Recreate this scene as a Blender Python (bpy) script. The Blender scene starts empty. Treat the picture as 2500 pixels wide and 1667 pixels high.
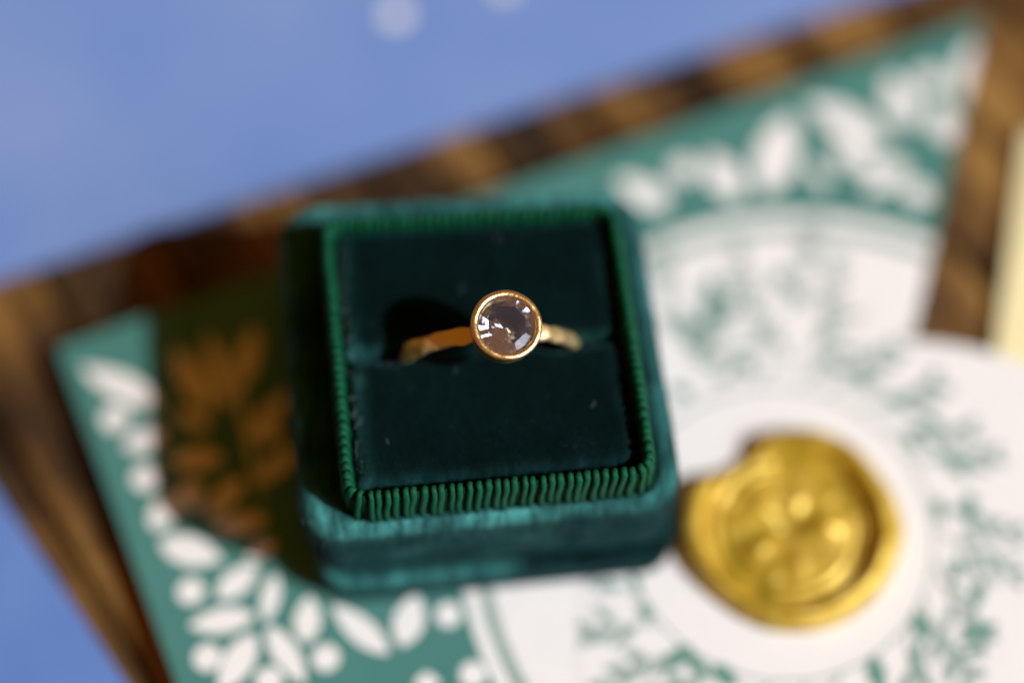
import bpy, bmesh, math, random
from mathutils import Vector, Matrix, noise
R = math.radians
rnd = random.Random(7)
scene = bpy.context.scene
col = scene.collection
# one Blender unit is one centimetre

# ---------------------------------------------------------------- camera
TH = R(24); DIST = 22.9; ZF = 3.85; LENS = 75.0
AIM = Vector((0, 0, ZF))
FWD = Vector((0, math.sin(TH), -math.cos(TH)))
UP = Vector((0, math.cos(TH), math.sin(TH)))
EYE = AIM - DIST * FWD
cam_d = bpy.data.cameras.new('camera'); cam = bpy.data.objects.new('camera', cam_d); col.objects.link(cam)
cam.location = EYE; cam.rotation_euler = (TH, 0, 0)
cam_d.lens = LENS; cam_d.sensor_width = 36; cam_d.clip_start = 0.5; cam_d.clip_end = 2000
cam_d.dof.use_dof = True; cam_d.dof.focus_distance = DIST + 0.07
cam_d.dof.aperture_fstop = 0.031; cam_d.dof.aperture_blades = 0
scene.camera = cam

# ---------------------------------------------------------------- light
scene.view_settings.view_transform = 'Standard'; scene.view_settings.look = 'None'
scene.view_settings.gamma = 1; scene.view_settings.exposure = 0.24
scene.render.engine = 'CYCLES'
cy = scene.cycles
cy.use_denoising = True; cy.max_bounces = 16; cy.transmission_bounces = 12; cy.glossy_bounces = 8
cy.caustics_refractive = True; cy.caustics_reflective = True; cy.blur_glossy = 0.3; cy.sample_clamp_indirect = 6
SUN_AZ = R(-23); SUN_EL = R(44)       # towards the sun: right and a little to the front
SUND = Vector((math.cos(SUN_AZ) * math.cos(SUN_EL), math.sin(SUN_AZ) * math.cos(SUN_EL), math.sin(SUN_EL)))
w = bpy.data.worlds.new('World'); scene.world = w; w.use_nodes = True
wb = w.node_tree.nodes['Background']
wb.inputs['Color'].default_value = (1.0, 0.37, 0.045, 1); wb.inputs['Strength'].default_value = 0.175   # dim warm room
sd = bpy.data.lights.new('sun', 'SUN'); sd.energy = 3.15; sd.angle = R(0.6); sd.color = (.96, 1.0, .99)
so = bpy.data.objects.new('sun', sd); col.objects.link(so)
so.rotation_euler = (-SUND).to_track_quat('-Z', 'Y').to_euler(); so.location = SUND * 60
# the window the sun comes through: a soft cool patch of sky behind the sun's direction
ad = bpy.data.lights.new('window_light', 'AREA'); ad.shape = 'RECTANGLE'; ad.size = 48; ad.size_y = 46
ad.energy = 33000; ad.color = (0.80, 0.86, 1.0)
ao = bpy.data.objects.new('window_light', ad); col.objects.link(ao)
wd = Vector((math.cos(R(-24)) * math.cos(R(38)), math.sin(R(-24)) * math.cos(R(38)), math.sin(R(38))))
ao.location = wd * 110; ao.rotation_euler = (-wd).to_track_quat('-Z', 'Y').to_euler()

# ---------------------------------------------------------------- helpers
def at(u, v, z):
    """table position seen at pixel (u, v) of the 2500 px wide photograph, at height z"""
    d = FWD + Vector((1, 0, 0)) * ((u - 1250) / 2500 * 36 / LENS) - UP * ((v - 833.5) / 2500 * 36 / LENS)
    return EYE + d * ((z - EYE.z) / d.z)

def tag(o, label=None, cat=None, group=None, kind=None):
    for k, x in (('label', label), ('category', cat), ('group', group), ('kind', kind)):
        if x: o[k] = x
    return o

def thing(name, label, cat, loc=(0, 0, 0), rz=0, group=None):
    o = bpy.data.objects.new(name, None); col.objects.link(o); o.empty_display_size = .5
    o.location = loc; o.rotation_euler = (0, 0, rz)
    return tag(o, label, cat, group)

def mesh(name, verts, faces, mat=None, smooth=False):
    me = bpy.data.meshes.new(name); me.from_pydata([tuple(v) for v in verts], [], faces); me.update()
    if mat: me.materials.append(mat)
    if smooth: me.polygons.foreach_set('use_smooth', [True] * len(me.polygons))
    return me

def obj(name, me, parent=None, loc=(0, 0, 0)):
    o = bpy.data.objects.new(name, me); col.objects.link(o); o.location = loc
    if parent: o.parent = parent
    return o

def square(x, y):
    """the hand-made box is slightly out of square"""
    return x - .035 * y, y - .011 * x * y

def rrect(hx, hy, r, z, cx=0, cyy=0, n=8, m=10):
    """rounded rectangle outline, counter-clockwise, with points along the sides too"""
    pts = []
    corners = [(hx - r, hy - r, 0), (-hx + r, hy - r, 90), (-hx + r, -hy + r, 180), (hx - r, -hy + r, 270)]
    for k, (x, y, a0) in enumerate(corners):
        for i in range(n + 1):
            a = R(a0 + 90 * i / n)
            pts.append(Vector((cx + x + r * math.cos(a), cyy + y + r * math.sin(a), z)))
        x2, y2, a2 = corners[(k + 1) % 4]
        p = pts[-1]; q = Vector((cx + x2 + r * math.cos(R(a2)), cyy + y2 + r * math.sin(R(a2)), z))
        for i in range(1, m): pts.append(p.lerp(q, i / m))
    for p in pts: p.x, p.y = square(p.x, p.y)
    return pts

def loft(rings, cap0=True, cap1=True):
    n = len(rings[0]); v = [p for r in rings for p in r]; f = []
    for i in range(len(rings) - 1):
        for j in range(n):
            k = (j + 1) % n
            f.append((i * n + j, i * n + k, (i + 1) * n + k, (i + 1) * n + j))
    if cap0: f.append(tuple(range(n - 1, -1, -1)))
    if cap1: f.append(tuple((len(rings) - 1) * n + j for j in range(n)))
    return v, f

def slab(poly, z0, z1, r=0.0):
    """flat sheet with real thickness from a counter-clockwise xy outline"""
    n = len(poly); v = [(x, y, z0) for x, y in poly] + [(x, y, z1) for x, y in poly]
    f = [tuple(range(n - 1, -1, -1)), tuple(range(n, 2 * n))]
    f += [(i, (i + 1) % n, n + (i + 1) % n, n + i) for i in range(n)]
    return v, f

def clip(poly, region):
    out = list(poly)
    for i in range(len(region)):
        ax, ay = region[i]; bx, by = region[(i + 1) % len(region)]
        side = lambda p: (bx - ax) * (p[1] - ay) - (by - ay) * (p[0] - ax)
        src, out = out, []
        for j in range(len(src)):
            p, q = src[j - 1], src[j]; sp, sq = side(p), side(q)
            if (sp < 0) != (sq < 0):
                t = sp / (sp - sq); out.append((p[0] + t * (q[0] - p[0]), p[1] + t * (q[1] - p[1])))
            if sq >= 0: out.append(q)
        if not out: return []
    return out

def leaf_poly(a, b, wd, k=9, blunt=.0):
    """almond outline from base a to tip b"""
    a = Vector(a[:2]); b = Vector(b[:2]); d = b - a; nrm = Vector((-d.y, d.x)).normalized()
    up, dn = [], []
    for i in range(k + 1):
        t = i / k
        h = .5 * wd * (math.sin(math.pi * t ** .9) ** .8 if 0 < t < 1 else 0)
        up.append(a + d * t + nrm * h); dn.append(a + d * t - nrm * h)
    return [tuple(p) for p in dn] + [tuple(p) for p in reversed(up[1:-1])]

def disc_poly(c, r, k=20): return [(c[0] + r * math.cos(2 * math.pi * i / k), c[1] + r * math.sin(2 * math.pi * i / k)) for i in range(k)]

# ---------------------------------------------------------------- materials
def mat(name, base=(.5, .5, .5), rough=.5, metal=0.0, spec=.5, **kw):
    m = bpy.data.materials.new(name); m.use_nodes = True
    b = m.node_tree.nodes['Principled BSDF']
    b.inputs['Base Color'].default_value = (*base, 1); b.inputs['Roughness'].default_value = rough
    b.inputs['Metallic'].default_value = metal; b.inputs['Specular IOR Level'].default_value = spec
    for k, x in kw.items(): b.inputs[k.replace('_', ' ')].default_value = x
    return m

def nd(m, t, **kw):
    n = m.node_tree.nodes.new(t)
    for k, x in kw.items():
        if hasattr(n, k): setattr(n, k, x)
        else: n.inputs[k.replace('_', ' ')].default_value = x
    return n

def coords(m, scale=(1, 1, 1), rot=(0, 0, 0), kind='Object'):
    tc = nd(m, 'ShaderNodeTexCoord'); mp = nd(m, 'ShaderNodeMapping')
    mp.inputs['Scale'].default_value = scale; mp.inputs['Rotation'].default_value = rot
    m.node_tree.links.new(tc.outputs[kind], mp.inputs['Vector']); return mp.outputs[0]

def noise_tex(m, vec, scale, detail=4, rough=.55):
    n = nd(m, 'ShaderNodeTexNoise'); n.inputs['Scale'].default_value = scale
    n.inputs['Detail'].default_value = detail; n.inputs['Roughness'].default_value = rough
    m.node_tree.links.new(vec, n.inputs['Vector']); return n.outputs['Fac']

def ramp(m, fac, stops):
    r = nd(m, 'ShaderNodeValToRGB'); e = r.color_ramp.elements
    while len(e) < len(stops): e.new(.5)
    for k, (p, c) in enumerate(stops): e[k].position = p; e[k].color = (*c, 1)
    m.node_tree.links.new(fac, r.inputs['Fac']); return r.outputs['Color']

def bump(m, fac, strength=.3, dist=.02, prev=None):
    b = nd(m, 'ShaderNodeBump'); b.inputs['Strength'].default_value = strength; b.inputs['Distance'].default_value = dist
    m.node_tree.links.new(fac, b.inputs['Height'])
    if prev: m.node_tree.links.new(prev, b.inputs['Normal'])
    return b.outputs['Normal']

def setin(m, name, out): m.node_tree.links.new(out, m.node_tree.nodes['Principled BSDF'].inputs[name])

def paper(name, c0, c1, rough=.75, sc=3.0, fib=60, bstr=.15, spec=.25):
    m = mat(name, c0, rough, spec=spec); v = coords(m)
    n1 = noise_tex(m, v, sc, 5); setin(m, 'Base Color', ramp(m, n1, [(.3, c0), (.7, c1)]))
    setin(m, 'Normal', bump(m, noise_tex(m, v, fib, 3), bstr, .01)); return m

M = {}
M['white_paper'] = paper('white_paper', (.80, .79, .795), (.83, .82, .825))
M['cream_paper'] = paper('cream_paper', (.82, .74, .40), (.87, .79, .47))
M['green_ink'] = paper('green_ink_paper', (.058, .200, .176), (.070, .222, .195), sc=1.2)
M['leaf_ink'] = paper('pale_green_ink', (.25, .345, .32), (.32, .41, .385))
M['deep_leaf_ink'] = paper('deep_green_ink', (.12, .27, .225), (.15, .31, .26))
M['blue_paper'] = paper('blue_paper', (.135, .24, .55), (.195, .29, .585), sc=.35, fib=28, bstr=.12)
M['deep_blue_paper'] = paper('deep_blue_paper', (.095, .195, .50), (.125, .225, .54), sc=.8, fib=28, bstr=.2)
M['white_ink'] = paper('white_ink', (.80, .79, .79), (.84, .83, .83))
M['page_paper'] = paper('page_paper', (.55, .52, .46), (.62, .6, .54))

m = mat('velvet', (.0004, .006, .006), .9, spec=.06); M['velvet'] = m
bs = m.node_tree.nodes['Principled BSDF']; L = m.node_tree.links
bs.inputs['Sheen Roughness'].default_value = .3
v = coords(m); n1 = noise_tex(m, v, 1.8, 4); n2 = noise_tex(m, v, 45, 3); n3 = noise_tex(m, coords(m, (3.4, .8, .8)), 3.2, 4); n4 = noise_tex(m, v, 1.3, 2)
at_ = nd(m, 'ShaderNodeAttribute'); at_.attribute_name = 'painted_sheen'      # sheen highlights painted in paler teal onto the flattened pile
def math2(op, a, b):
    q = nd(m, 'ShaderNodeMath', operation=op)
    for k, x in enumerate((a, b)):
        if isinstance(x, (int, float)): q.inputs[k].default_value = x
        else: L.new(x, q.inputs[k])
    return q.outputs[0]
r3 = nd(m, 'ShaderNodeMapRange'); L.new(n3, r3.inputs['Value'])
for k, x in (('From Min', .32), ('From Max', .66), ('To Min', .30), ('To Max', 1.0)): r3.inputs[k].default_value = x
r4 = nd(m, 'ShaderNodeMapRange'); L.new(n4, r4.inputs['Value'])
for k, x in (('From Min', .35), ('From Max', .6), ('To Min', .45), ('To Max', 1.0)): r4.inputs[k].default_value = x
painted_sheen = math2('MULTIPLY', math2('MULTIPLY', at_.outputs['Fac'], r3.outputs[0]), r4.outputs[0])
def mixc(fac, a, b):
    q = nd(m, 'ShaderNodeMix', data_type='RGBA'); L.new(fac, q.inputs[0])
    for k, x in ((6, a), (7, b)):
        if isinstance(x, tuple): q.inputs[k].default_value = (*x, 1)
        else: L.new(x, q.inputs[k])
    return q.outputs[2]
setin(m, 'Base Color', mixc(painted_sheen, (.0004, .006, .006), (.10, .46, .46)))
setin(m, 'Sheen Tint', mixc(painted_sheen, ramp(m, n1, [(.38, (.008, .09, .09)), (.62, (.05, .22, .23))]), (.28, .80, .80)))
setin(m, 'Sheen Weight', math2('ADD', math2('MULTIPLY', painted_sheen, .5), .5))
setin(m, 'Normal', bump(m, n2, .8, .03, bump(m, noise_tex(m, v, 4, 3), .4, .08)))
m = mat('velvet_fibre', (.002, .028, .028), .38, spec=.5); M['fibre'] = m

m = mat('ribbon', (.0006, .076, .034), .6, spec=.18); M['ribbon'] = m
v = coords(m); setin(m, 'Normal', bump(m, noise_tex(m, coords(m, (6, 60, 60)), 3, 3), .3, .01))
bs = m.node_tree.nodes['Principled BSDF']; bs.inputs['Sheen Weight'].default_value = .06
bs.inputs['Sheen Tint'].default_value = (.1, .6, .35, 1)
M['ribbon_core'] = mat('ribbon_core', (.001, .03, .014), .8, spec=.1)

m = mat('brushed_gold', (.95, .72, .36), .3, 1.0); M['gold'] = m
v = coords(m); n1 = noise_tex(m, v, 9, 3); n2 = noise_tex(m, v, 70, 3)
setin(m, 'Normal', bump(m, n2, .10, .012, bump(m, n1, .22, .05)))
setin(m, 'Roughness', ramp(m, n2, [(.3, (.22,) * 3), (.7, (.42,) * 3)]))

m = mat('hammered_gold', (.95, .76, .38), .4, .78); M['hammered'] = m
v = coords(m); n1 = noise_tex(m, v, 6, 3); n2 = noise_tex(m, coords(m, (30, 120, 30)), 2, 4)
setin(m, 'Normal', bump(m, n2, .3, .01, bump(m, n1, .4, .06)))
setin(m, 'Roughness', ramp(m, n1, [(.35, (.30,) * 3), (.65, (.48,) * 3)]))
M['cup'] = mat('dark_gold', (.05, .025, .012), .45, .8)  # gold darkened in its colour to put shade behind the stone
m = mat('gem', (.66, .72, 1.0), 0.0, spec=.5, IOR=1.76, Transmission_Weight=.978); M['gem'] = m  # slight diffuse lavender share stands in for broad sky reflections

m = mat('gold_wax', (.52, .35, .025), .42, .3); M['wax'] = m
v = coords(m); n1 = noise_tex(m, v, 2.2, 4)
setin(m, 'Base Color', ramp(m, n1, [(.36, (.34, .235, .015)), (.5, (.58, .385, .035)), (.66, (.72, .50, .085))]))
setin(m, 'Normal', bump(m, noise_tex(m, v, 7, 3), .25, .05))

m = mat('old_wood', (.2, .1, .04), .55, spec=.4); M['wood'] = m
v = coords(m, (1, .28, 1)); oi = nd(m, 'ShaderNodeObjectInfo')
vm = nd(m, 'ShaderNodeVectorMath', operation='ADD'); cb = nd(m, 'ShaderNodeCombineXYZ')
mu = nd(m, 'ShaderNodeMath', operation='MULTIPLY'); mu.inputs[1].default_value = 37
L = m.node_tree.links
L.new(oi.outputs['Random'], mu.inputs[0]); L.new(mu.outputs[0], cb.inputs['X']); L.new(mu.outputs[0], cb.inputs['Y'])
L.new(v, vm.inputs[0]); L.new(cb.outputs[0], vm.inputs[1])
g1 = noise_tex(m, vm.outputs[0], 1.0, 4, .5); g2 = noise_tex(m, vm.outputs[0], 4.5, 6, .7)
mx = nd(m, 'ShaderNodeMath', operation='MULTIPLY_ADD'); mx.inputs[1].default_value = .42
L.new(g2, mx.inputs[0]); L.new(g1, mx.inputs[2])
setin(m, 'Base Color', ramp(m, mx.outputs[0], [(.53, (.014, .008, .004)), (.63, (.055, .027, .009)), (.74, (.15, .070, .016)), (.90, (.32, .175, .045))]))
setin(m, 'Normal', bump(m, mx.outputs[0], .6, .1))

# ---------------------------------------------------------------- tabletop
top = tag(thing('tabletop', None, None), kind='structure'); top.rotation_euler = (0, 0, R(33)); 
PW = 1.45
for i in range(-9, 12):
    wv = PW - .09 + rnd.uniform(-.03, .03); x0 = i * PW
    v, f = [], []
    nseg = 14; h = wv / 2; prof = [(-h, -.9), (-h, -.06), (-h + .06, -.008), (-h * .4, .0), (h * .4, .0), (h - .06, -.008), (h, -.06), (h, -.9)]
    for s in range(nseg + 1):
        y = -17 + 36 * s / nseg
        for (px, pz) in prof: v.append((px + .03 * noise.noise((px * 3, y * .4, i * 5.1)), y, pz - .03 + .025 * noise.noise((px, y * .5, i * 3.3))))
    n = len(prof)
    for s in range(nseg):
        for j in range(n - 1): f.append((s * n + j, s * n + j + 1, (s + 1) * n + j + 1, (s + 1) * n + j))
    obj('plank', mesh('plank', v, [tuple(reversed(q)) for q in f], M['wood'], False), top, (x0, 0, rnd.uniform(-.03, 0)))
v, f = slab([(-16, -18), (18, -18), (18, 20), (-16, 20)], -1.4, -.92)
obj('under_board', mesh('under_board', v, f, M['wood']), top)

# ---------------------------------------------------------------- blue envelopes
def envelope(name, label, poly, z, th, m, **kw):
    t = thing(name, label, 'envelope', (0, 0, 0), 0)
    v, f = slab(poly, z, z + th * .45); obj('back_panel', mesh('back_panel', v, f, m), t)
    cx = sum(p[0] for p in poly) / len(poly); cyy = sum(p[1] for p in poly) / len(poly)
    p2 = [(cx + (x - cx) * .9985, cyy + (y - cyy) * .9985) for x, y in poly]
    v, f = slab(p2, z + th * .5, z + th); obj('front_panel', mesh('front_panel', v, f, m), t)
    return t
be = envelope('envelope', 'large blue paper envelope across the top left, with white printed spots',
              [(-10, 1.30), (9, 8.35), (8, 15), (-10, 15)], .0, .1, M['blue_paper'])
for (u, v_, r) in ((968, 36, .165), (1232, -30, .13)):
    c = at(u, v_, .105); vv, ff = slab(disc_poly(c, r), .1005, .104); obj('printed_spot', mesh('printed_spot', vv, ff, M['white_ink']), be)
envelope('envelope', 'small triangle of blue paper in the bottom left corner beside the wood',
         [(-7.25, .92), (-13, -2), (-9, -9), (-2.95, -4.93)], .0, .1, M['deep_blue_paper'])

# ---------------------------------------------------------------- cream paper
a = at(2500, 350, .1); b = at(2430, 840, .1)
d = Vector((b.x - a.x, b.y - a.y)).normalized()
p0 = Vector((a.x, a.y)) - d * .15; p1 = Vector((b.x, b.y)) + d * 1.2
cream = thing('note_paper', 'pale cream yellow note paper at the right edge of the table', 'paper')
v, f = slab([tuple(p0), tuple(p1), (p1.x + 4, p1.y + .5), (p0.x + 4, p0.y + .5)], .0, .12); obj('sheet', mesh('sheet', v, f, M['cream_paper']), cream)

# ---------------------------------------------------------------- green printed card
CARD = [(-5.69, 1.47), (-2.45, -6.4), (3.45, -4.1), (6.33, 6.33)]     # counter-clockwise
ZC = .36
gc = thing('printed_card', 'green folded card printed with white leaves and a white medallion, under the ring box', 'card')
v, f = slab(CARD, ZC - .05, ZC); obj('front_panel', mesh('front_panel', v, f, M['green_ink']), gc)
def inset(poly, k):
    cx = sum(p[0] for p in poly) / len(poly); cyy = sum(p[1] for p in poly) / len(poly)
    return [(cx + (x - cx) * k, cyy + (y - cyy) * k) for x, y in poly]
v, f = slab(inset(CARD, .985), .06, ZC - .055); obj('inner_pages', mesh('inner_pages', v, f, M['page_paper']), gc)
v, f = slab(CARD, .0, .055); obj('back_panel', mesh('back_panel', v, f, M['green_ink']), gc)
MED = (3.64, -.92)
def inked(name, poly, z, m, parent, region=CARD, th=.0015):
    q = clip(poly, inset(region, .999)); inked.count += 1; z += inked.count * 1.2e-5      # each print lies a hair above the one before
    if len(q) < 3: return None
    v, f = slab(q, z - th + .0004, z); return obj(name, mesh(name, v, f, m), parent)
inked.count = 0
inked('medallion_border', disc_poly(MED, 4.29, 120), ZC + .002, M['white_ink'], gc)
inked('medallion_line', disc_poly(MED, 4.11, 120), ZC + .004, M['leaf_ink'], gc)
inked('medallion_field', disc_poly(MED, 3.95, 120), ZC + .006, M['white_ink'], gc)
LEAVES = [  # base, tip, width in photograph pixels
 (395,990,200,897,70),(407,1052,299,1095,60),(370,1292,432,1206,68),(389,1323,543,1366,76),(530,1459,629,1379,66),
 (623,1502,460,1527,64),(672,1400,648,1520,46),(623,1545,535,1690,76),(654,1527,745,1668,62),(746,1570,756,1453,66),
 (950,1595,810,1476,64),(980,1578,1018,1447,76),(1044,1690,1040,1640,60),
 (520,1010,425,850,64),(545,1118,408,1124,60),(592,1165,505,1264,60),(655,1265,520,1290,54),(566,1000,505,815,50),(585,950,622,795,56),
 (600,1080,705,955,50),(622,1180,730,1090,50),(480,1245,440,1180,44),(510,1050,430,1000,40),(670,1320,600,1370,44),(640,1240,560,840,14),
 (1635,510,1505,432,72),(1807,490,1728,372,84),(1868,476,1925,278,104),(2170,360,1972,245,88),(2230,316,2168,180,78),
 (2356,258,2372,104,72),(2313,350,2296,250,70),(2150,424,2025,352,64),(2215,395,2140,445,62),(2020,462,1975,395,34),(2110,470,2200,432,40)]
for (u0, v0, u1, v1, wd_) in LEAVES:
    a = at(u0, v0, ZC); b = at(u1, v1, ZC); px = (a - at(u0 + 1, v0, ZC)).length
    inked('printed_leaf', leaf_poly(a, b, wd_ * px), ZC + .0075 if math.hypot(a.x - MED[0], a.y - MED[1]) < 4.5 else ZC + .002, M['white_ink'], gc)
BERRIES = [(281,1021,34),(355,1166,34),(466,1443,33),(506,1604,34),(796,1605,34),(657,1660,34),(1095,1500,31),(1155,1646,33),
 (1670,415,34),(2270,198,36),(2241,472,34),(470,1195,26),(660,1060,26),(1600,470,26)]
for (u, v_, r) in BERRIES:
    c = at(u, v_, ZC); px = (c - at(u + 1, v_, ZC)).length
    inked('printed_berry', disc_poly(c, r * px), ZC + .0075 if math.hypot(c.x - MED[0], c.y - MED[1]) < 4.5 else ZC + .002, M['white_ink'], gc)
# green sprigs inside the medallion
SPRIGS = [(1690,860,1725,780,46),(1725,790,1742,668,34),(1735,800,1805,735,36),(1700,850,1668,760,26),(1890,665,1925,700,34),(1925,700,1960,740,26),
 (1800,870,1840,915,30),(1960,870,1985,925,34),(1640,950,1690,965,26),(1850,800,1920,850,18),(1985,850,2040,800,18),(2040,780,2120,765,16),
 (1760,860,1880,830,14),(1880,900,1800,990,16),(2000,940,2090,930,18),(1920,760,2000,700,14),(1650,800,1600,760,20),(1990,600,1960,660,14),(2060,860,2140,830,14)]
for k, (u0, v0, u1, v1, wd_) in enumerate(SPRIGS):
    a = at(u0, v0, ZC); b = at(u1, v1, ZC); px = (a - at(u0 + 1, v0, ZC)).length
    inked('printed_sprig', leaf_poly(a, b, wd_ * px * 1.3), ZC + .0085, M['green_ink'] if wd_ > 24 else M['leaf_ink'], gc)

SPRAYS = [(1700,900,-62,7),(1880,880,-95,8),(1990,870,-60,7),(1800,960,-120,6),(2080,930,-38,7),(1640,760,-100,4),(1960,700,-80,4)]
for (u0, v0, dg, nn) in SPRAYS:
    p = at(u0, v0, ZC); hd = R(-dg)
    for k in range(nn):
        q = Vector((p.x + .2 * math.cos(hd), p.y + .2 * math.sin(hd), ZC))
        n_ = Vector((-math.sin(hd), math.cos(hd))) * .012
        inked('printed_stem', [(p.x - n_.x, p.y - n_.y), (q.x - n_.x, q.y - n_.y), (q.x + n_.x, q.y + n_.y), (p.x + n_.x, p.y + n_.y)], ZC + .0082, M['leaf_ink'], gc)
        for sg in (-1, 1):
            b2 = hd + sg * rnd.uniform(.55, .85); ln = rnd.uniform(.24, .36) * (1 - .06 * k)
            inked('printed_sprig', leaf_poly(q, (q.x + ln * math.cos(b2), q.y + ln * math.sin(b2)), rnd.uniform(.07, .11), 6), ZC + .0085, M['leaf_ink'], gc)
        p = q; hd += rnd.uniform(-.14, .14)
# ---------------------------------------------------------------- white arched card with wreath
ZW = ZC + .0118
ARC = disc_poly((4.8, -2.46), 4.03, 110)
wc = thing('arched_card', 'white round topped card printed with a grey green leaf wreath, under the gold wax seal', 'card')
v, f = slab(ARC, ZC + .0066, ZW); obj('sheet', mesh('sheet', v, f, M['white_paper']), wc)
SC = (3.22, -.94)
ring_v, ring_f = [], []
def stroke(p, q, wdt, m, name='printed_stem'):
    d = Vector((q[0] - p[0], q[1] - p[1])); n = Vector((-d.y, d.x)).normalized() * wdt / 2
    inked(name, [(p[0] - n.x, p[1] - n.y), (q[0] - n.x, q[1] - n.y), (q[0] + n.x, q[1] + n.y), (p[0] + n.x, p[1] + n.y)], ZW + .003, m, wc, ARC)
# thin ring of the wreath
n = 96; pts = []
for i in range(n):
    a = 2 * math.pi * i / n; pts.append((SC[0] + 1.84 * math.cos(a), SC[1] + 1.84 * math.sin(a), SC[0] + 1.875 * math.cos(a), SC[1] + 1.875 * math.sin(a)))
v = [(p[0], p[1], ZW + .002) for p in pts] + [(p[2], p[3], ZW + .002) for p in pts]
f = [(i, n + i, n + (i + 1) % n, (i + 1) % n) for i in range(n)]
obj('wreath_ring', mesh('wreath_ring', v, f, M['leaf_ink']), wc)
for i in range(26):
    a = 2 * math.pi * i / 26 + rnd.uniform(-.05, .05)
    p = (SC[0] + 1.90 * math.cos(a), SC[1] + 1.90 * math.sin(a)); hd = a - rnd.uniform(.75, 1.1); bend = rnd.uniform(.10, .22)
    for k in range(4):                      # a curved stem with long leaves in pairs
        q = (p[0] + .25 * math.cos(hd), p[1] + .25 * math.sin(hd))
        stroke(p, q, .03, M['leaf_ink'])
        for sg in ((-1, 1) if k else (1,)):
            b2 = hd + sg * rnd.uniform(.5, .8); ln = rnd.uniform(.32, .46) * (1 - .1 * k)
            inked('wreath_leaf', leaf_poly(q, (q[0] + ln * math.cos(b2), q[1] + ln * math.sin(b2)), rnd.uniform(.11, .15), 6), ZW + .0035, M['leaf_ink'], wc, ARC)
        p = q; hd += bend
WL = [(2325,1110,2350,1160,40),(2372,1200,2364,1280,34),(2290,1215,2296,1275,28),(2345,1360,2322,1420,34),(2400,1410,2376,1490,32),
 (2262,1010,2292,1050,24),(2215,1050,2240,1105,30),(2236,1490,2262,1570,46),(2340,1570,2440,1520,34),(2350,1600,2400,1580,24),
 (2130,1600,2150,1690,48),(1690,1575,1620,1635,44),(1735,1660,1665,1585,36),(1740,1620,1800,1680,50),(1560,1470,1590,1520,28),(1545,1400,1560,1450,22),
 (2250,1560,2225,1640,24),(2200,1000,2170,960,22),(2090,930,2140,960,22)]
for (u0, v0, u1, v1, wd_) in WL:
    a = at(u0, v0, ZW); b = at(u1, v1, ZW); px = (a - at(u0 + 1, v0, ZW)).length
    inked('wreath_leaf', leaf_poly(a, b, wd_ * px), ZW + .0045, M['deep_leaf_ink'], wc, ARC)

# ---------------------------------------------------------------- wax seal
OUT = [(960,70),(760,140),(672,250),(560,338),(440,392),(320,425),(200,480),(130,700),(130,850),(230,1060),(450,1290),(700,1460),(930,1510),(1250,1470),(1550,1280),(1720,1000),(1770,800),(1720,600),(1600,400),(1450,230),(1250,110)]
op = [at(1600 + x / 2.903, 1020 + y / 2.903, ZW + .08) for x, y in OUT]
sc = at(1600 + 940 / 2.903, 1020 + 790 / 2.903, ZW + .12)
ang = sorted(((math.atan2(p.y - sc.y, p.x - sc.x), math.hypot(p.x - sc.x, p.y - sc.y)) for p in op))
def rout(a):
    n = len(ang); xs = [(q[0], q[1]) for q in ang]
    for i in range(n):
        a0, r0 = xs[i]; a1, r1 = xs[(i + 1) % n]
        if i == n - 1: a1 += 2 * math.pi
        for aa in (a, a + 2 * math.pi):
            if a0 <= aa <= a1:
                pa = xs[i - 1][1]; pb = xs[(i + 2) % n][1]; t = (aa - a0) / (a1 - a0)
                return .5 * (2 * r0 + (r1 - pa) * t + (2 * pa - 5 * r0 + 4 * r1 - pb) * t * t + (3 * r0 - pa - 3 * r1 + pb) * t ** 3)
    return ang[0][1]
BUMPS = [(700,500,.10,120),(1240,760,.10,110),(800,1000,.09,110),(1030,1070,.09,100),(620,820,.09,110),(1080,560,.07,140),(850,600,.06,90),
         (800,760,-.07,120),(480,960,-.06,110),(1000,870,-.05,110),(560,600,-.05,90),(860,430,-.06,80),(1200,1180,.05,120),(650,1180,-.04,120),(1350,480,-.04,120)]
PETALS = [(70, .34, .11), (142, .36, .10), (214, .36, .11), (286, .38, .11), (2, .42, .12), (322, .66, .07), (106, .66, .07), (250, .68, .07), (38, .70, .07), (178, .66, .07)]
bp = []
for (x, y, h, s) in BUMPS:
    p = at(1600 + x / 2.903, 1020 + y / 2.903, ZW + .12); bp.append((p.x - sc.x, p.y - sc.y, h * .7, s / 2.903 * .005))
NA, NR = 150, 60
v, f = [], []
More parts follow.
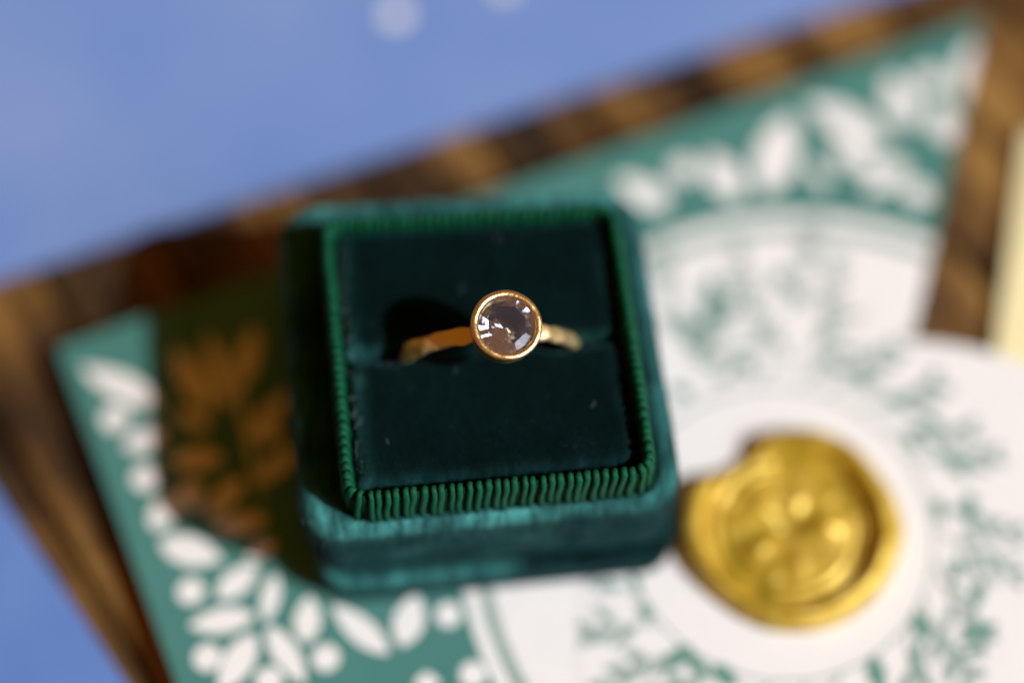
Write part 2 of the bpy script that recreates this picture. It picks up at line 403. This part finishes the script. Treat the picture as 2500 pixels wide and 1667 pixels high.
for i in range(NA):
    a = -math.pi + 2 * math.pi * i / NA; ro = rout(a); ri = min(1.07, ro - .14); wdt = ro - ri
    for j in range(1, NR + 1):
        t = j / NR
        r = ri * (t / .55) if t < .55 else ri + wdt * ((t - .55) / .45)
        x, y = r * math.cos(a), r * math.sin(a)
        if r <= ri - .03: z = .10
        else:
            k = (r - (ri - .03)) / (wdt + .03)
            z = .10 + .22 * min(1, k / .2) if k < .2 else .32 * max(0, 1 - ((k - .2) / .8) ** 2.2) ** .62
        if r > ri - .03: z = min(z, .10) + max(0, z - .10) * max(.12, min(1, (ro - .93) / .3))
        if r < ri: z += sum(h * math.exp(-((x - bx) ** 2 + (y - by) ** 2) / (2 * s * s)) for bx, by, h, s in bp) * min(1, (ri - r) / .15)
        if r < ri - .02:
            for (an, pr_, hh) in PETALS:        # stamped flower with a ring round it
                ca, sa = math.cos(R(an)), math.sin(R(an)); al = x * ca + y * sa - pr_; ac = -x * sa + y * ca
                z += .48 * hh * math.exp(-(al / .17) ** 2 - (ac / .085) ** 2)
            z += .06 * math.exp(-((r - .90) / .04) ** 2) + .035 * math.exp(-((r - .76) / .03) ** 2) - .05 * math.exp(-(r / .10) ** 2)
        z += .016 * noise.noise((x * 4, y * 4, 1)) * (1 if z > .02 else 0)
        v.append((x, y, max(z, 0)))
v.append((0, 0, .10 + sum(h * math.exp(-(bx ** 2 + by ** 2) / (2 * s * s)) for bx, by, h, s in bp)))
for i in range(NA):
    k = (i + 1) % NA
    f.append((NA * NR, i * NR, k * NR))
    for j in range(NR - 1): f.append((i * NR + j, i * NR + j + 1, k * NR + j + 1, k * NR + j))
seal = obj('wax_seal', mesh('wax_seal', v, f, M['wax'], True), None, (sc.x, sc.y, ZW + .002))
tag(seal, 'gold yellow wax seal with a stamped flower, right of the ring box', 'wax seal')

# ---------------------------------------------------------------- ring box
ZB = ZW + .002
BOX = (-.435, .475); ROT = R(4.5); BX, BY = 2.15, 2.05
ZL, ZT, ZP = 2.5, 3.06, 2.88        # ledge, top of the ribbed wall, cushion
rb = thing('ring_box', 'dark green velvet ring box with ribbed ribbon edge, open, holding the gold ring', 'ring box', (BOX[0], BOX[1], 0), ROT)
TX, TY = .105, -.165                  # the inner tray sits off centre
CX, CY = 1.65, 1.65               # centre line of the ribbed wall
def wobble(rings, k=.02):
    for r_ in rings:
        for p in r_:
            d_ = k * noise.noise((p.x * 1.1, p.y * 1.1, p.z * 2)); p.x += d_; p.y += d_ * .7
            if p.z > 1.5: p.z += .018 * noise.noise((p.x * 1.3 + 5, p.y * 1.3, 0))
    return rings
def smooth(a, b, x): t = max(0, min(1, (x - a) / (b - a))); return t * t * (3 - 2 * t)
def soft_box(name, rings, level):
    """level: how strong the painted sheen is on each ring of the profile"""
    v, f = loft(rings, True, True); me = mesh(name, v, f, M['velvet'], True)
    n = len(rings[0]); w_ = me.attributes.new('painted_sheen', 'FLOAT', 'POINT')
    for k, p in enumerate(v):
        if name == 'body':
            side = max(smooth(-BY + .75, -BY + .15, p.y) * (1 - .75 * smooth(.5, 1.6, p.x)), .5 * smooth(BY - .5, BY - .2, p.y) * smooth(-2.1, -1.2, p.x) * (1 - smooth(-.4, .5, p.x)), .42 + .5 * smooth(BY - .45, BY - .1, p.y))
        else:
            side = max(smooth(-BY + .5, -BY + .1, p.y) * (1 - .9 * smooth(.0, .35, p.x)), .1)
        w_.data[k].value = side * level[k // n]
    return obj(name, me, rb)
rings = wobble([rrect(BX - .13 + o, BY + o, .42, z, .05, -.03) for o, z in ((-.1, ZB), (.03, ZB + .01), (.09, ZB + .06), (.10, ZB + .5), (.09, ZB + .60), (.055, ZB + .66), (-.03, ZB + .68), (-.3, ZB + .66))])
soft_box('base', rings, (0, .1, .12, .12, .6, .85, .3, 0))
rings = [rrect(BX + o, BY + o, .46, z) for o, z in ((-.25, ZB + .70), (-.07, ZB + .705), (-.03, ZB + .74), (-.01, ZB + .82), (.0, 1.6), (.0, ZL - .38), (-.005, ZL - .24), (-.02, ZL - .15), (-.05, ZL - .07), (-.10, ZL - .015), (-.16, ZL))]
rings += [rrect(CX + .12, CY + .12, .34, ZL - .01, TX, TY), rrect(CX + .08, CY + .08, .30, ZL - .08, TX, TY), rrect(CX + .06, CY + .06, .3, 2.2, TX, TY)]
soft_box('body', wobble(rings), (0, 0, 0, .05, .08, .10, .25, .75, 1, 1, .8, .45, 0, 0))
# ribbed wall
core = [rrect(CX + o, CY + o, .2 + max(o, -.15), z, TX, TY) for o, z in ((.075, 2.3), (.06, ZT - .22), (.04, ZT - .08), (0, ZT - .035), (-.04, ZT - .08), (-.06, ZT - .2), (-.07, 2.3))]
v, f = loft(core, False, False)
trim = obj('ribbon_trim', mesh('ribbon_trim', v, f, M['ribbon_core'], True), rb)
path = [(-.068, -.32, .012), (-.062, -.10, .006), (-.04, -.025, .0), (.0, .0, -.004), (.04, -.03, .0), (.066, -.13, -.006), (.078, -.30, -.030), (.095, -.58, -.045)]
def make_rib(sd_):
  v, f = [], []
  K = 7
  for i, (u, z, sh) in enumerate(path):
    a, b = path[max(i - 1, 0)], path[min(i + 1, len(path) - 1)]
    t = Vector((b[0] - a[0], b[1] - a[1])).normalized(); nr = Vector((-t.y, t.x))
    e = noise.noise((i * .7, sd_ * 3.7, 1)) ; e2 = noise.noise((i * .9, sd_ * 5.1, 7))
    for k in range(K):
        aa = 2 * math.pi * k / K
        hw = .040 * (1 + .18 * e) * math.cos(aa); hh = .024 * (1 + .25 * e2) * math.sin(aa)
        v.append((u + nr.x * hh + .006 * e, sh + hw + .007 * e2, z + nr.y * hh + .006 * e))
  for i in range(len(path) - 1):
    for k in range(K): f.append((i * K + k, i * K + (k + 1) % K, (i + 1) * K + (k + 1) % K, (i + 1) * K + k))
  f += [tuple(range(K - 1, -1, -1)), tuple((len(path) - 1) * K + k for k in range(K))]
  me = mesh('rib', v, f, M['ribbon'], True)
  bm = bmesh.new(); bm.from_mesh(me); bmesh.ops.recalc_face_normals(bm, faces=bm.faces); bm.to_mesh(me); bm.free()
  return me
rib_meshes = [make_rib(q) for q in range(9)]
outline = rrect(CX, CY, .2, 0, TX, TY, 24, 120)
seglen = [(outline[(i + 1) % len(outline)] - outline[i]).length for i in range(len(outline))]
per = sum(seglen); nrib = round(per / .0985); acc = 0; i = 0
for k in range(nrib):
    s = per * k / nrib
    while acc + seglen[i] < s: acc += seglen[i]; i += 1
    p = outline[i].lerp(outline[(i + 1) % len(outline)], (s - acc) / seglen[i])
    tn = (outline[(i + 1) % len(outline)] - outline[i - 1]).normalized()
    jt = rnd.gauss(0, .008)
    o = obj('rib', rib_meshes[rnd.randrange(9)], trim, (p.x + tn.x * jt + rnd.gauss(0, .003), p.y + tn.y * jt + rnd.gauss(0, .003), ZT + rnd.uniform(-.015, .005)))
    o.rotation_euler = (rnd.gauss(0, .02), rnd.gauss(0, .012), math.atan2(-tn.x, tn.y) + rnd.gauss(0, .028))
    fr = tn.x            # the front run is pulled taut, the other sides are matted together
    o.scale = ((.96 if fr > .7 else .82) + rnd.gauss(0, .03), (.90 if fr > .7 else 1.12) + rnd.gauss(0, .05), 1)
# cushion pads with the ring slot between them
RX, RYL = .05 + TX - .01, .0
def pad(sign):
    nx, ny = 60, 34; v, f = [], []
    H = CX - .085 
    for i in range(nx + 1):
        for j in range(ny + 1):
            s = -1 + 2 * i / nx; t = j / ny
            xx = s * H
            y0 = .03 + .055 * (math.exp(-((xx - (.85)) / .22) ** 2) + math.exp(-((xx + 1.0) / .22) ** 2))
            y1 = CY - .085
            yy = y0 + (y1 - y0) * t
            e = min(min(H - abs(xx), y1 - yy) / .16, 1); es = min((yy - y0) / .2, 1)
            z = ZP - .16 * (1 - math.sqrt(max(0, 1 - (1 - e) ** 2))) - .12 * (1 - math.sqrt(max(0, 1 - (1 - es) ** 2)))
            z += .03 * noise.noise((xx * .9, yy * .9, sign * 3)) + .012 * noise.noise((xx * 4, yy * 4, sign))
            v.append((*square(TX + xx, TY + .06 + sign * yy), z))
    m_ = ny + 1
    for i in range(nx):
        for j in range(ny):
            q = (i * m_ + j, (i + 1) * m_ + j, (i + 1) * m_ + j + 1, i * m_ + j + 1)
            f.append(q if sign > 0 else tuple(reversed(q)))
    # skirt down to the floor of the tray
    edge = [(i * m_, (i + 1) * m_) for i in range(nx)] + [((i + 1) * m_ + ny, i * m_ + ny) for i in range(nx)]
    edge += [(j + 1, j) for j in range(ny)] + [(nx * m_ + j, nx * m_ + j + 1) for j in range(ny)]
    low = {}
    for a, b in edge:
        for q in (a, b):
            if q not in low: low[q] = len(v); v.append((v[q][0], v[q][1], 2.3))
        qd = (b, a, low[a], low[b]); f.append(qd if sign > 0 else tuple(reversed(qd)))
    me = mesh('cushion_pad', v, f, M['velvet'], True); w_ = me.attributes.new('painted_sheen', 'FLOAT', 'POINT')
    for i in range(nx + 1):
        for j in range(ny + 1):
            s = -1 + 2 * i / nx; dl = (1 + s) * H; ds = j / ny * (CY - .115); de = (1 - j / ny) * (CY - .115)
            k = .14 * math.exp(-(ds / .07) ** 2) * (1 if abs(s) > .45 else .35) + .26 * math.exp(-(dl / .13) ** 2) + .10 * math.exp(-(de / .1) ** 2) + .10 * math.exp(-((2 * H - dl) / .12) ** 2)
            k += .55 * math.exp(-((dl - .05) ** 2 + (ds - (.05 if sign > 0 else .3)) ** 2) / .008) + .008
            w_.data[i * m_ + j].value = k  # slot and edge highlights painted into the pads
    return me
obj('cushion_pad', pad(1), rb); obj('cushion_pad', pad(-1), rb)

# velvet pile: short fibres standing on the velvet, too many to count
def pile(o, count, length, wid, zmin, mat_):
    me = o.data; me.calc_loop_triangles(); V = [p.co.copy() for p in me.vertices]
    tris = [t for t in me.loop_triangles if min(V[k].z for k in t.vertices) > zmin]
    cum, tot = [], 0
    for t in tris: tot += t.area; cum.append(tot)
    import bisect
    v, f = [], []
    for _ in range(count):
        t = tris[min(bisect.bisect(cum, rnd.random() * tot), len(tris) - 1)]
        a, b = rnd.random(), rnd.random()
        if a + b > 1: a, b = 1 - a, 1 - b
        A, B, C_ = (V[k] for k in t.vertices); p = A + (B - A) * a + (C_ - A) * b
        n_ = t.normal; lean = Vector((rnd.gauss(0, .35), rnd.gauss(0, .35), rnd.gauss(0, .25)))
        lean += Vector((noise.noise(p * 1.7), noise.noise(p * 1.7 + Vector((9, 0, 0))), 0)) * 1.1
        d = (n_ + lean).normalized(); L_ = length * rnd.uniform(.5, 1.2)
        s_ = d.cross(Vector((rnd.gauss(0, 1), rnd.gauss(0, 1), rnd.gauss(0, 1)))).normalized() * wid
        k = len(v); v += [p - s_ - n_ * .005, p + s_ - n_ * .005, p + d * L_]; f.append((k, k + 1, k + 2))
    pm = obj('velvet_pile', mesh('velvet_pile', v, f, mat_), rb); pm['kind'] = 'stuff'
for o in list(rb.children):
    if o.name.startswith('cushion_pad'): pile(o, 22000, .035, .0022, ZP - .30, M['fibre'])
    elif o.name == 'body': pile(o, 26000, .04, .0025, ZB + .8, M['fibre'])
    elif o.name == 'base': pile(o, 9000, .04, .0025, ZB + .02, M['fibre'])

# pale fibres added as sun glints on the pile, plus some stray fluff
v, f = [], []
for k in range(36):
    if k < 31: p = Vector((TX - CX + .10 + abs(rnd.gauss(0, .05)), TY + rnd.uniform(-1.5, 1.4), ZP + .0))
    else: p = Vector((TX + rnd.uniform(-1.4, 1.4), TY + rnd.uniform(-1.4, 1.4), ZP + .03))
    p.x, p.y = square(p.x, p.y); hd = rnd.uniform(0.9, 2.2); n_ = len(v)
    for j in range(4):
        q = p + Vector((math.cos(hd), math.sin(hd), .15 * math.sin(j))) * .028 * j; hd += rnd.gauss(0, .3)
        v += [q + Vector((.002, 0, 0)), q - Vector((.002, 0, 0)), q + Vector((0, 0, .003))]
    for j in range(3):
        for e in range(3): f.append((n_ + 3 * j + e, n_ + 3 * j + (e + 1) % 3, n_ + 3 * j + 3 + (e + 1) % 3, n_ + 3 * j + 3 + e))
obj('glint_fibres', mesh('glint_fibres', v, f, mat('glint_fibres', (.25, .32, .34), .6)), rb)['kind'] = 'stuff'

# ---------------------------------------------------------------- ring
ring = thing('ring', 'gold ring with a round pale violet stone in a bezel, standing in the box slot', 'ring')
ring.matrix_world = Matrix.Translation((-.26, .41, 2.61)) @ Matrix.Rotation(R(5.2), 4, 'Z') @ Matrix.Rotation(R(11), 4, 'X')
NB = 140; v, f = [], []
sect = [(-.095, .0), (-.09, .035), (-.05, .052), (0, .056), (.05, .052), (.09, .035), (.095, .0), (.08, -.05), (0, -.055), (-.08, -.05)]
tilt = [rnd.gauss(0, .2) for _ in range(38)]; ham = [rnd.gauss(0, .010) for _ in range(46)]; hw = [rnd.gauss(0, .010) for _ in range(60)]
def lut(t, tab): k = t * len(tab); i0 = int(k) % len(tab); ff = k - int(k); ff = ff * ff * (3 - 2 * ff); return tab[i0] * (1 - ff) + tab[(i0 + 1) % len(tab)] * ff
for i in range(NB):
    t = i / NB; a = 2 * math.pi * t
    for (y, h) in sect:
        rr = .965 + h + (lut(t, tilt) * y if h > 0 else 0) + lut(t, ham) * (1 if h > 0 else .3)
        v.append((rr * math.sin(a), y * (1 + lut(t, hw) * 6) , rr * math.cos(a)))
n = len(sect)
for i in range(NB):
    k = (i + 1) % NB
    for j in range(n): f.append((i * n + j, i * n + (j + 1) % n, k * n + (j + 1) % n, k * n + j))
me = mesh('band', v, f, M['hammered'], True)
bm = bmesh.new(); bm.from_mesh(me); bmesh.ops.recalc_face_normals(bm, faces=bm.faces); bm.to_mesh(me); bm.free()
obj('band', me, ring)
prof = [(.30, .0), (.345, .0), (.366, .06), (.378, .16), (.388, .26), (.392, .305), (.388, .325), (.376, .338), (.350, .344), (.326, .340), (.314, .328), (.311, .305),
        (.311, .285), (.322, .27), (.30, .22), (.30, .0)]
NBz = 80; v, f = [], []
for i in range(NBz):
    a = 2 * math.pi * i / NBz
    for (r_, z) in prof:
        k = 1 + .006 * noise.noise((math.cos(a) * 2, math.sin(a) * 2, z * 6)) + .002 * noise.noise((math.cos(a) * 9, math.sin(a) * 9, z * 9))
        v.append((r_ * k * math.cos(a), r_ * k * math.sin(a), z + (.006 * noise.noise((math.cos(a) * 4, math.sin(a) * 4, 3)) if z > .25 else 0)))
n = len(prof)
for i in range(NBz):
    k = (i + 1) % NBz
    for j in range(n - 1): f.append((i * n + j, k * n + j, k * n + j + 1, i * n + j + 1))
BEZ = Matrix.Rotation(R(8), 4, 'Y') @ Matrix.Translation((0, 0, .985))
bz = obj('bezel', mesh('bezel', v, f, M['gold'], True), ring); bz.matrix_local = BEZ
cupp = [(.0, .052), (.10, .085), (.20, .14), (.295, .215), (.32, .25), (.32, .03), (.0, .03)]
v, f = [], []
for i in range(48):
    an = 2 * math.pi * i / 48
    for (r_, z) in cupp: v.append((max(r_, .001) * math.cos(an), max(r_, .001) * math.sin(an), z - .012))
n = len(cupp)
for i in range(48):
    k = (i + 1) % 48
    for j in range(n - 1): f.append((i * n + j, i * n + j + 1, k * n + j + 1, k * n + j))
cp = obj('setting_cup', mesh('setting_cup', v, f, M['cup'], True), ring); cp.matrix_local = BEZ
pts = []
GR = .331; NF = 8
for k in range(NF):
    a = 2 * math.pi * k / NF + 0.3
    pts.append((GR * 0.66 * math.cos(a), GR * 0.66 * math.sin(a), 0.338))
    a2 = a + math.pi / NF; pts.append((GR * .80 * math.cos(a2), GR * .80 * math.sin(a2), 0.316))
    pass
for k in range(NF * 2):
    a = math.pi * k / NF + 0.3
    for z in (.288, .276): pts.append((GR * .985 * math.cos(a), GR * .985 * math.sin(a), z))
pts.append((-.012, 0, 0.05))
bm = bmesh.new()
for p in pts: bm.verts.new(p)
bmesh.ops.convex_hull(bm, input=bm.verts); me = bpy.data.meshes.new('gemstone'); bm.to_mesh(me); bm.free(); me.materials.append(M['gem'])
gm = obj('gemstone', me, ring); gm.matrix_local = BEZ
